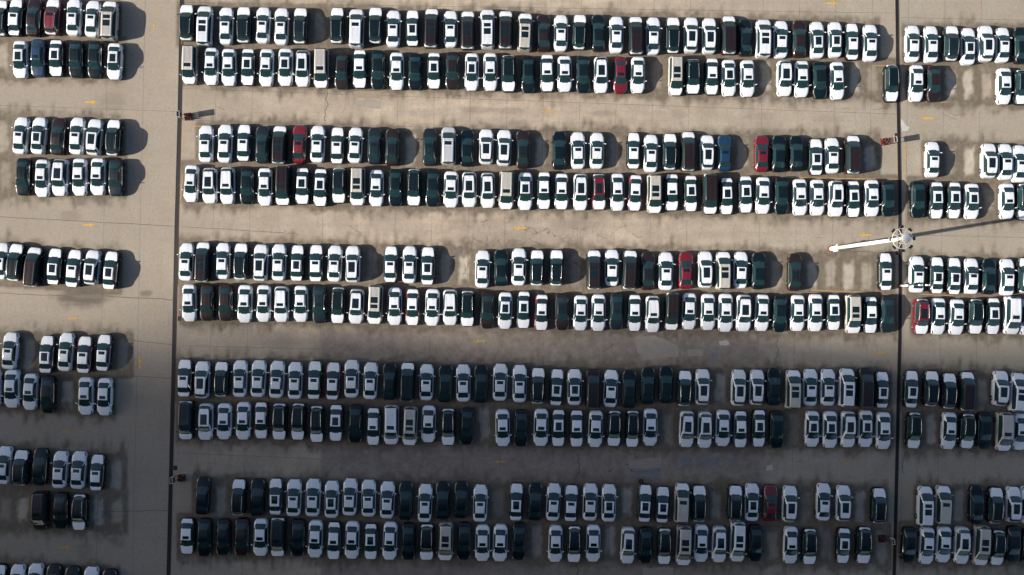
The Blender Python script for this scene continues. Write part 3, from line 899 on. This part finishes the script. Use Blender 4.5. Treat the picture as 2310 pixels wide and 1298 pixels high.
def build_type(ty):
    sp = SPEC[ty]
    G, tv = loft(sp)
    ny_, nv_ = G.shape[:2]
    verts, index = [], {}
    for i in range(ny_):
        for s in (-1, 1):
            for j in range(nv_):
                if s == -1 and j == 0:
                    continue
                index[(i, s * j)] = len(verts)
                verts.append((s * G[i, j, 1], G[i, j, 0], G[i, j, 2]))
    V_ = np.array(verts)
    faces, info = [], []
    for i in range(ny_ - 1):
        for s in (-1, 1):
            for j in range(nv_ - 1):
                q = (index[(i, s * j)], index[(i, s * (j + 1))], index[(i + 1, s * (j + 1))], index[(i + 1, s * j)])
                if s == 1:
                    q = q
                else:
                    q = q[::-1]
                c = V_[list(q)].mean(0)
                faces.append(q)
                info.append((c[1], s, (tv[j] + tv[j + 1]) / 2, abs(c[0]), c[2]))
    y = np.array([a[0] for a in info])
    s = np.array([a[1] for a in info])
    v = np.array([a[2] for a in info])
    ax = np.array([a[3] for a in info])
    z = np.array([a[4] for a in info])
    W_ = sp['W']
    yn, yr = sp['L'] / 2, -sp['L'] / 2
    bow = 0.24 * (ax / W_) ** 2
    REG = {}
    REG['windscreen'] = (v < 1.9) & (y < sp['cowl'] - bow) & (y > sp['rf'] - 0.25 * bow)
    REG['rear_window'] = (v < 1.9) & (y < sp['rr'] + 0.3 * bow) & (y > sp['rb'] + 0.5 * bow)
    if ty != 's':
        REG['rear_window'] = (v < 2.4) & (y < sp['rr'] + (0.9 * bow if ty == 'u' else 0.2 * bow)) & (y > sp['rb'] + bow)
    side = (v > 2.12) & (v < 2.88) & (y > sp['sw'][0] + (z - 1.0) * (0.5 if ty == 's' else 0.2)) & (y < sp['sw'][1] - (z - 0.95) * (1.45 if ty != 'v' else 1.3))
    REG['side_window_l'] = side & (s < 0)
    REG['side_window_r'] = side & (s > 0)
    trim = (v > 2.88) & (v < 3.13) & (y > sp['sw'][0] - .05) & (y < sp['sw'][1] + .02)
    REG['trim_l'] = trim & (s < 0)
    REG['trim_r'] = trim & (s > 0)
    hl = (y > yn - 0.52) & (y < yn - 0.10) & (v > 2.35 + 0.0 * y) & (v < 3.7) & (ax > 0.52)
    REG['headlight_l'] = hl & (s < 0)
    REG['headlight_r'] = hl & (s > 0)
    tl = (y < yr + (0.26 if ty == 's' else 0.20)) & (y > yr + 0.04) & (v > 2.75) & (v < 3.8) & (ax > 0.58)
    REG['tail_l'] = tl & (s < 0)
    REG['tail_r'] = tl & (s > 0)
    taken = np.zeros(len(y), bool)
    for k in REG:
        REG[k] = REG[k] & ~taken
        taken |= REG[k]
    roofs = {0: []}
    for n, spans in sp['sunroof'].items():
        roofs[n] = [(v < (1.2 if ty == 's' else 1.3)) & (y > a) & (y < b) & ~taken for a, b in spans]
    hood = (v < 2.0) & (y > sp['cowl'] - bow) & (y < yn - 0.10) & ~taken
    roof = (v < 2.0) & (y < sp['rf'] - 0.25 * bow) & (y > sp['rr'] + (0.3 * bow if ty == 's' else 0.9 * bow)) & ~taken
    boot = (v < 2.0) & (y < sp['rb'] + 0.5 * bow) & (y > yr + 0.05) & ~taken
    if ty != 's':
        boot = (v < 2.7) & (y < yr + 0.15 + bow) & (y > yr + 0.02) & ~taken

    def sub(mask, name, mats, lift=0.0, smooth_=True, shrink=False):
        ids = np.nonzero(mask)[0]
        used = sorted({k for f in ids for k in faces[f]})
        mp = {k: n for n, k in enumerate(used)}
        vv = V_[used].copy()
        if lift:
            nn = np.zeros_like(V_)
            for f in ids:
                a, b, c, d = (V_[k] for k in faces[f])
                nn[list(faces[f])] += np.cross(c - a, d - b)
            nn = nn[used]
            nn /= np.maximum(np.linalg.norm(nn, axis=1, keepdims=True), 1e-9)
            if nn[:, 2].sum() < 0:
                nn = -nn
            vv = vv + nn * lift
        return mesh(name, vv, [tuple(mp[k] for k in faces[f]) for f in ids], mats, smooth_)

    out = dict(REG=REG, bodies={}, roofs={}, roof_films={})
    for n, ms in roofs.items():
        cut = taken.copy()
        for m_ in ms:
            cut |= m_
        me = sub(~cut, "body", (M_PAINT['w'],))
        # close nose, tail and floor
        import bmesh
        bm = bmesh.new()
        bm.from_mesh(me)
        for iy in (0, ny_ - 1):
            ringv = [V_[index[(iy, k)]] for k in range(-(nv_ - 1), nv_)]
            vs = [bm.verts.new(p) for p in ringv]
            bm.faces.new(vs if iy == ny_ - 1 else vs[::-1])
        lo = [bm.verts.new(V_[index[(i, nv_ - 1)]]) for i in range(ny_)] + [bm.verts.new(V_[index[(i, -(nv_ - 1))]]) for i in range(ny_ - 1, -1, -1)]
        bm.faces.new(lo)
        bm.to_mesh(me)
        bm.free()
        out['bodies'][n] = me
        out['roofs'][n] = [sub(m_, "sunroof", (M_ROOFGLASS,)) for m_ in ms]
        rf = roof.copy()
        for m_ in ms:
            rf &= ~m_
        out['roof_films'][n] = sub(rf, "roof_film", (M_FILM,), 0.006)
    out['windscreen'] = sub(REG['windscreen'], "windscreen", (M_GLASS,))
    out['rear_window'] = sub(REG['rear_window'], "rear_window", (M_GLASS,))
    out['side'] = [sub(REG[k], "side_window", (M_GLASS,)) for k in ('side_window_l', 'side_window_r')]
    out['trim'] = [sub(REG[k], "window_trim", (M_CHROME,)) for k in ('trim_l', 'trim_r')]
    out['headlight'] = [sub(REG[k], "headlight", (M_LAMP,)) for k in ('headlight_l', 'headlight_r')]
    out['tail'] = [sub(REG[k], "tail_light", (M_RED,)) for k in ('tail_l', 'tail_r')]
    out['hood_film'] = sub(hood, "hood_film", (M_FILM,), 0.006)
    out['boot_film'] = sub(boot, "boot_film", (M_FILM,), 0.006)
    # wheels
    R = sp['R']
    wm = MB()
    n = 20
    prof = [(R * .62, .10), (R * .93, .105), (R, .07), (R, -.09), (R * .9, -.10)]
    for r_, xo in prof:
        pass
    ring = lambda r_, xo: [(xo, r_ * math.cos(2 * math.pi * i / n), r_ * math.sin(2 * math.pi * i / n)) for i in range(n)]
    vs, fs = [], []
    for r_, xo in prof:
        vs += ring(r_, xo)
    for j in range(len(prof) - 1):
        for i in range(n):
            fs.append((j * n + i, j * n + (i + 1) % n, (j + 1) * n + (i + 1) % n, (j + 1) * n + i))
    wm.add(vs, fs, 0)
    wm.add(ring(R * .62, .085), [tuple(range(n))], 0)
    for a in range(5):                                     # five spokes and a hub
        t = 2 * math.pi * a / 5
        d, p = (math.cos(t), math.sin(t)), (-math.sin(t), math.cos(t))
        q = [(.099, d[0] * .04 + p[0] * .05, d[1] * .04 + p[1] * .05), (.099, d[0] * R * .64 + p[0] * .045, d[1] * R * .64 + p[1] * .045),
             (.099, d[0] * R * .64 - p[0] * .045, d[1] * R * .64 - p[1] * .045), (.099, d[0] * .04 - p[0] * .05, d[1] * .04 - p[1] * .05)]
        wm.add(q, [(3, 2, 1, 0)], 1)
    wm.add([(.102, .08 * math.cos(2 * math.pi * i / 10), .08 * math.sin(2 * math.pi * i / 10)) for i in range(10)], [tuple(range(10))], 1)
    # arch shadow gap behind the tyre
    ra = R + .055
    arc = [(.065, ra * math.cos(t), ra * math.sin(t)) for t in np.linspace(-0.35, math.pi + 0.35, 16)]
    wm.add(arc, [tuple(range(16))], 2)
    out['wheel'] = mesh("wheel", wm.v, wm.f, (M_TYRE, M_RIM, M_BLACK), False, wm.m)
    # mirror (right-hand), nose grille, fin, rails, ribs
    mm = MB()
    mm.tube((0, 0, 0), (.12, -.03, .03), .025, .03, 6, 0)
    mm.box((.17, -.05, .05), (.19, .10, .13), 0, -.28)
    out['mirror'] = mesh("wing_mirror", mm.v, mm.f, (M_PAINT['w'],), False, mm.m)
    gm_ = MB()
    gm_.box((0, yn + .004, .44), (.86, .03, .18))
    gm_.box((0, yn - .012, .66 if ty != 's' else .60), (.72, .035, .07))
    out['grille'] = mesh("grille", gm_.v, gm_.f, (M_BLACK,), False, gm_.m)
    fm = MB()
    fm.add([(0, .08, 0), (-.025, -.08, 0), (.025, -.08, 0), (0, -.06, .075)], [(0, 1, 3), (1, 2, 3), (2, 0, 3)])
    out['fin'] = mesh("antenna_fin", fm.v, fm.f, (M_BLACK,), False, fm.m)
    zr = lambda yy: float(np.interp(yy, [a[0] for a in sp['ST']], [a[2] for a in sp['ST']]))
    out['finpos'] = (0, sp['rr'] + .18, zr(sp['rr'] + .18) - .012)
    if ty == 'u':
        rm = MB()
        ys = np.linspace(sp['rr'] + .12, sp['rf'] - .12, 9)
        rr = [float(np.interp(yy, [a[0] for a in sp['ST']], [a[3] for a in sp['ST']])) for yy in ys]
        for a in range(8):
            rm.tube((rr[a] - .03, ys[a], zr(ys[a]) - (.0 if 0 < a else .03)), (rr[a + 1] - .03, ys[a + 1], zr(ys[a + 1]) - (.0 if a + 1 < 8 else .03)), .022, None, 6, 0, a in (0, 7))
        out['rail'] = mesh("roof_rail", rm.v, rm.f, (M_CHROME,), True, rm.m)
    if ty == 'v':
        out['ribs'] = {}
        for nso, y1 in ((0, .40), (1, -.22), (2, -1.10)):
            rm = MB()
            ys = np.linspace(sp['rr'] + .22, y1, 9)
            for a in range(8):
                rm.add([(-.022, ys[a], zr(ys[a]) - .02), (-.012, ys[a], zr(ys[a]) + .016), (.012, ys[a], zr(ys[a]) + .016), (.022, ys[a], zr(ys[a]) - .02),
                        (-.022, ys[a + 1], zr(ys[a + 1]) - .02), (-.012, ys[a + 1], zr(ys[a + 1]) + .016), (.012, ys[a + 1], zr(ys[a + 1]) + .016), (.022, ys[a + 1], zr(ys[a + 1]) - .02)],
                       [(0, 1, 5, 4), (1, 2, 6, 5), (2, 3, 7, 6)])
            out['ribs'][nso] = mesh("roof_rib", rm.v, rm.f, (M_PAINT['w'],), False, rm.m)
    bt = MB()
    bt.box((0, 0, 0), (.05, .12, .10))
    out['belt'] = mesh("seat_belt_tape", bt.v, bt.f, (M_YELLOW,), False, bt.m)
    return out


TYPES = {t: build_type(t) for t in 'suv'}
KIND = {'s': 'sedan', 'u': 'suv', 'v': 'minivan'}
CATG = {'s': 'sedan', 'u': 'SUV', 'v': 'minivan'}
COLNAME = {'w': 'white', 'k': 'black', 'b': 'dark brown', 'r': 'red', 'u': 'blue', 'n': 'navy', 'g': 'dark grey', 't': 'beige', 'l': 'silver'}
ORD = "first second third fourth fifth sixth seventh eighth ninth tenth eleventh twelfth thirteenth fourteenth fifteenth sixteenth seventeenth eighteenth nineteenth twentieth".split()


def painted(name, me, parent, m, loc=None, rot=None):
    o = link(name, me, parent, loc, rot)
    o.material_slots[0].link = 'OBJECT'
    o.material_slots[0].material = m
    return o


def build_car(code):
    """One car of a kind with all its parts."""
    ty, col, film, nr = code[0], code[1], code[2], int(code[3])
    T, sp = TYPES[ty], SPEC[ty]
    nr = nr if nr in T['bodies'] else 0
    pm = M_PAINT[col]
    root = bpy.data.objects.new(KIND[ty], None)
    root.empty_display_size = 0.5
    COL.objects.link(root)
    painted("body", T['bodies'][nr], root, pm)
    link("windscreen", T['windscreen'], root)
    rw = link("rear_window", T['rear_window'], root)
    for k in (0, 1):
        link("side_window", T['side'][k], root)
        painted("window_trim", T['trim'][k], root, M_CHROME if (col in 'kbrung' and ty != 'v') else pm)
        link("headlight", T['headlight'][k], root)
        link("tail_light", T['tail'][k], root)
    for me in T['roofs'][nr]:
        link("sunroof", me, root)
    for wy in sp['wheels']:
        link("wheel", T['wheel'], root, (sp['W'] - .088, wy, sp['R']))
        link("wheel", T['wheel'], root, (-sp['W'] + .088, wy, sp['R']), (0, 0, math.pi))
    zm = 1.0 if ty == 's' else 1.08
    m1 = painted("wing_mirror", T['mirror'], root, pm, (sp['W'] * .95, sp['mir'], zm))
    m2 = painted("wing_mirror", T['mirror'], root, pm, (-sp['W'] * .95, sp['mir'], zm))
    m2.scale = (-1, 1, 1)
    link("grille", T['grille'], root)
    link("antenna_fin", T['fin'], root, T['finpos'])
    if ty == 'u':
        a = painted("roof_rail", T['rail'], root, M_CHROME if col != 'w' else pm)
        b = painted("roof_rail", T['rail'], root, M_CHROME if col != 'w' else pm)
        b.scale = (-1, 1, 1)
    if ty == 'v':
        for q in range(6):
            painted("roof_rib", T['ribs'][nr], root, pm, ((q - 2.5) * .155, 0, 0))
    if film in 'fh' or (ty == 'v' and col == 't'):
        link("hood_film", T['hood_film'], root)
        if ty != 'v' or col in 'bkg':
            link("boot_film", T['boot_film'], root)
    if film == 'f':
        link("roof_film", T['roof_films'][nr], root)
    return root


def look_words(code):
    ty, col, film, nr = code[0], code[1], code[2], int(code[3])
    kind = CATG[ty]
    base = COLNAME[col]
    op = {'s': ['', 'small sunroof', 'large sunroof'], 'u': ['', 'small sunroof', 'large sunroof'], 'v': ['', 'one sunroof', 'two sunroofs']}[ty][nr]
    if film == 'f':
        return f"{base} {kind} under white film, {op}" if op else f"{base} {kind} under white film"
    if film == 'h':
        return f"{base} {kind} with white hood" + (f", {op}" if op and ty != 'v' else "")
    return f"{base} {kind} with {op}" if op else f"all {base} {kind}"


def place_words(cars, i, blk):
    """Where the car stands: counted from the nearer row end or gap."""
    xs = [c[0] for c in cars]
    n = len(cars)
    gaps = [k for k in range(1, n) if xs[k] - xs[k - 1] > 62]     # a gap stands before car k
    cand = []
    lend = {'L': 'photo edge', 'M': 'left drain', 'R': 'drain'}[blk]
    rend = {'L': 'drain', 'M': 'right drain', 'R': 'photo edge'}[blk]
    cand.append((i + 1, f"from {lend}"))
    cand.append((n - i, f"from {rend}"))
    for g, k in enumerate(gaps):
        nm = 'only' if len(gaps) == 1 else (ORD[g] if g < len(gaps) - 1 or len(gaps) < 3 else 'last')
        if i >= k:
            cand.append((i - k + 1, f"after {nm} gap"))
        else:
            cand.append((k - i, f"before {nm} gap"))
    c = min(cand, key=lambda a: a[0])
    return f"{ORD[c[0] - 1]} {c[1]}"


BLK = {'L': 'left block', 'M': 'middle block', 'R': 'right block'}
PROTO = {}
bpy.context.view_layer.update()


def heading(px, py):
    """Direction of the bays there, between the two drains."""
    t = (px - 395) / (2025 - 395)
    a = np.array(ground(drain_x(D_LEFT, py - 120), py - 120)) - np.array(ground(drain_x(D_LEFT, py + 120), py + 120))
    b = np.array(ground(drain_x(D_RIGHT, py - 120), py - 120)) - np.array(ground(drain_x(D_RIGHT, py + 120), py + 120))
    d = a * (1 - t) + b * t
    return math.atan2(d[1], d[0]) - math.pi / 2


NCARS = {}
for (blk, row), r in sorted(ROWS.items(), key=lambda k: (k[0][1], k[0][0])):
    cars = r['cars']
    for i, (px, py, code) in enumerate(cars):
        NCARS[code[0]] = NCARS.get(code[0], 0) + 1
        if code not in PROTO:
            root = build_car(code)
            PROTO[code] = root
            PROTO[code + 'kids'] = list(root.children)
        else:
            root = PROTO[code].copy()
            COL.objects.link(root)
            for ch in PROTO[code + 'kids']:
                c = ch.copy()
                COL.objects.link(c)
                c.parent = root
        x, y = ground(px, py, 0.62)
        root.location = (x, y, 0.0)
        lean = {('L', 'up'): -2.2, ('M', 'up'): -0.7, ('R', 'up'): -1.0, ('R', 'down'): -0.8}.get((blk, r['front']), 0.0)
        if (blk, row) == ('L', 5):
            lean = -3.8                                    # this row is parked noticeably askew
        h = heading(px, py) + math.radians(lean) + random.gauss(0, 0.012) + (0 if r['front'] == 'up' else math.pi)
        root.rotation_euler = (0, 0, h)
        k = random.gauss(1.05, 0.008)
        root.scale = (k * random.gauss(1, .012), k * random.gauss(1, .014), k * 0.985)
        lab = f"{look_words(code)}, {place_words(cars, i, blk)}, {ORD[row - 1]} row, {BLK[blk]}"
        tag(root, lab, CATG[code[0]], "new cars parked in rows on the yard")
print("CARS", NCARS, sum(NCARS.values()))

# ------------------------------------------------------------------ high light mast
M_MAST = mat("mast_white", (0.78, 0.78, 0.76), 0.45, noise=0.08, nscale=1.5)
M_RING = mat("mast_galvanised", (0.74, 0.74, 0.72), 0.5, 0.2)
M_FLOOD = mat("floodlight_dark", (0.020, 0.026, 0.026), 0.5)
M_FLOODG = mat("floodlight_glass", (0.30, 0.32, 0.33), 0.15)
M_REDP = mat("red_paint_metal", (0.15, 0.04, 0.03), 0.5, noise=0.3, nscale=4)


def make_mast():
    bx, by = ground(1873, 562)
    Hm = 21.9
    root = link("light_mast", None, None, (bx, by, 0))
    tag(root, "tall white light mast with a ring of eight floodlights and red foot", "light mast")
    b = MB()
    b.tube((0, 0, 0), (0, 0, 0.5), 0.36, 0.36, 16)
    for k in range(8):
        t = k * math.pi / 4
        b.box((.40 * math.cos(t), .40 * math.sin(t), .2), (.12, .05, .4), 0, t)
    b.tube((0, 0, 0), (0, 0, .06), .42, .42, 16)
    b.build("base_flange", (M_REDP,), root)
    p = MB()
    p.tube((0, 0, .5), (0, 0, 2.6), .36, .34, 16)
    p.tube((0, 0, 2.6), (0, 0, Hm), .29, .17, 16)
    p.build("pole", (M_MAST,), root, True)
    p = MB()
    p.box((.1, -.36, 1.6), (.34, .16, .9))
    p.box((.05, .38, 2.2), (.12, .14, .3))
    p.build("access_door", (M_MAST,), root)
    r = MB()
    r.ring((0, 0, Hm - .75), 1.16, .036, 40, 6)
    r.build("outer_ring", (M_RING,), root, True)
    r = MB()
    r.ring((0, 0, Hm - 1.1), .56, .04, 28, 6)
    r.build("inner_ring", (M_RING,), root, True)
    for k in range(8):
        t = math.pi / 8 + k * math.pi / 4
        s = MB()
        s.tube((.2 * math.cos(t), .2 * math.sin(t), Hm - .6), (1.16 * math.cos(t), 1.16 * math.sin(t), Hm - .75), .028, .022, 6)
        s.tube((.3 * math.cos(t), .3 * math.sin(t), Hm - .9), (.56 * math.cos(t), .56 * math.sin(t), Hm - 1.1), .022, .022, 5)
        s.build("spoke", (M_RING,), root)
    d = MB()
    prof = [(.52, -.12)] + [(.52 * math.cos(a), .24 * math.sin(a)) for a in np.linspace(0, math.pi / 2 - .02, 8)]
    d.lathe((0, 0, Hm + .1), prof, 24)
    d.build("dome", (M_MAST,), root, True)
    for k in range(8):
        t = k * math.pi / 4 + .04
        f = MB()
        f.box((0, 0, 0), (.14, .46, .32), 0)
        f.box((.085, 0, 0), (.03, .40, .26), 1)
        for q in range(4):
            f.box((-.09, -.15 + q * .1, 0), (.05, .02, .26), 0)
        fo = f.build("floodlight", (M_FLOOD, M_FLOODG), root)
        fo.location = (1.36 * math.cos(t), 1.36 * math.sin(t), Hm - .88)
        fo.rotation_euler = (0, math.radians(48), t)
    s = MB()
    s.tube((0, 0, Hm + .4), (.0, 0, Hm + 1.5), .03, .015, 6)
    s.build("lightning_rod", (M_MAST,), root)


make_mast()


def make_camera_pole():
    bx, by = ground(2030, 645)
    root = link("camera_pole", None, None, (bx, by, 0))
    tag(root, "thin grey pole with two white cameras rising beside the drain", "camera pole")
    b = MB()
    b.tube((0, 0, 0), (0, 0, .5), .2, .17, 10)
    b.build("base", (M_REDP,), root)
    p = MB()
    p.tube((0, 0, .5), (0, 0, 2.4), .13, .13, 10)
    p.build("lower_pole", (M_MAST,), root, True)
    M_POLE = mat("pole_grey", (0.10, 0.11, 0.11), 0.5, 0.3)
    p = MB()
    p.tube((0, 0, 2.4), (0, 0, 6.6), .055, .045, 8)
    p.tube((-.35, 0, 6.45), (.5, 0, 6.45), .03, .03, 6)
    p.build("upper_pole", (M_POLE,), root, True)
    for x in (-.38, .55):
        c = MB()
        c.tube((x - .26, 0, 6.55), (x + .2, 0, 6.5), .10, .10, 10)
        c.tube((x + .2, 0, 6.5), (x + .34, 0, 6.49), .12, .07, 10)
        c.build("security_camera", (M_MAST,), root, True)


make_camera_pole()

# ------------------------------------------------------------------ fire points beside the drains
M_CAB = mat("cabinet_white", (0.36, 0.36, 0.35), 0.5)
M_CABG = mat("cabinet_glass", (0.03, 0.05, 0.06), 0.15)
M_CABR = mat("cabinet_red", (0.085, 0.025, 0.018), 0.5, noise=0.3, nscale=3)
M_EXT = mat("extinguisher_red", (0.085, 0.014, 0.012), 0.35, noise=0.3, nscale=6)


def make_fire_point():
    root = link("fire_point", None)
    c = MB()
    for y in (-.30, .30):
        c.box((0, y, .55), (.07, .07, 1.1))
    c.build("leg", (M_CABR,), root)
    c = MB()
    c.box((-.19, 0, 1.5), (.03, .76, .84), 1)
    c.box((.19, 0, 1.5), (.03, .76, .84), 1)
    c.box((0, -.37, 1.5), (.35, .03, .84), 0)
    c.box((0, .37, 1.5), (.35, .03, .84), 0)
    c.box((0, 0, 1.10), (.35, .71, .04), 0)
    c.build("cabinet", (M_CAB, M_CABR), root)
    g = MB()
    g.box((0, 0, 1.86), (.34, .70, .02))
    g.build("cabinet_lid", (M_CABG,), root)
    r = MB()
    for a, b in (((-.2, -.385), (.2, -.385)), ((-.2, .385), (.2, .385)), ((-.2, -.385), (-.2, .385)), ((.2, -.385), (.2, .385))):
        r.tube((*a, 1.93), (*b, 1.93), .03, .03, 5)
    r.build("cabinet_rim", (M_CAB,), root)
    tr = MB()
    tr.box((.75, -.05, .05), (.95, 1.0, .1))
    tr.build("tray", (M_CABR,), root)
    k = 0
    for i in range(4):
        for j in range(4):
            x, y = .38 + .25 * i + random.uniform(-.03, .03), -.42 + .25 * j + random.uniform(-.03, .03)
            hgt = random.uniform(.42, .62)
            e = MB()
            e.lathe((x, y, .1), [(.085, 0), (.085, hgt - .1), (.05, hgt - .03), (.02, hgt)], 10)
            eo = e.build("extinguisher", (M_EXT,), root, True)
            h = MB()
            h.box((x, y, .1 + hgt + .02), (.12, .03, .05), 0, random.uniform(0, 3))
            h.tube((x, y, .1 + hgt - .03), (x + .09, y + .05, .1 + hgt * .5), .014, .014, 5)
            h.build("valve", (M_CAB if k % 3 == 0 else M_BLACK,), eo)
            k += 1
    return root


fp = make_fire_point()
fkids = [(c, list(c.children)) for c in fp.children]
spots = [((413, 264), 0.05, "red fire point with cabinet on the sunny stretch of left drain"), ((2006, 320), math.pi + .1, "red fire point with pale cabinet beside the drain above the mast"),
         ((398, 1078), 0.05, "dim fire point by the left drain below the darkest lane"), ((2001, 1214), math.pi + .1, "dim fire point by the right drain near the lowest rows")]
for i, (p, a, lab) in enumerate(spots):
    if i == 0:
        o = fp
    else:
        o = fp.copy()
        COL.objects.link(o)
        for c, gk in fkids:
            n = c.copy()
            COL.objects.link(n)
            n.parent = o
            for g in gk:
                gg = g.copy()
                COL.objects.link(gg)
                gg.parent = n
    x, y = ground(*p)
    o.location = (x, y, 0)
    o.rotation_euler = (0, 0, a)
    tag(o, lab, "fire point", "fire points beside the drains")

# small covers beside the drains, a dumped tyre
for px, py, w, h, lab in [(2021.5, 306, .36, .62, "dark square cover beside the drain, nearest the pale fire point"), (2023, 571, .36, .55, "dark square cover beside the drain under the mast lights"),
                          (404.5, 719, .42, .6, "dark square cover beside the drain at the middle left rows"), (395.5, 1056, .5, .6, "dark square cover beside the drain above the dim fire point")]:
    x, y = ground(px, py)
    root = link("manhole_cover", None, None, (x, y, 0), (0, 0, 0.02))
    tag(root, lab, "manhole cover", "square covers beside the drains")
    m = MB()
    m.box((0, 0, .012), (w, h, .024))
    m.build("plate", (M_SLOT,), root)
    m = MB()
    for k in range(6):
        m.box((0, -h / 2 + h * (k + .5) / 6, .03), (w * .86, .03, .012))
    m.build("grid", (M_RUST,), root)
tx, ty_ = ground(1445, 1086)
t = MB()
t.ring((0, 0, .09), .24, .09, 24, 8)
tag(t.build("dumped_tyre", (M_TYRE,), None, True, (tx, ty_, 0)), "small black tyre lying in the lane above the second lowest row", "tyre")
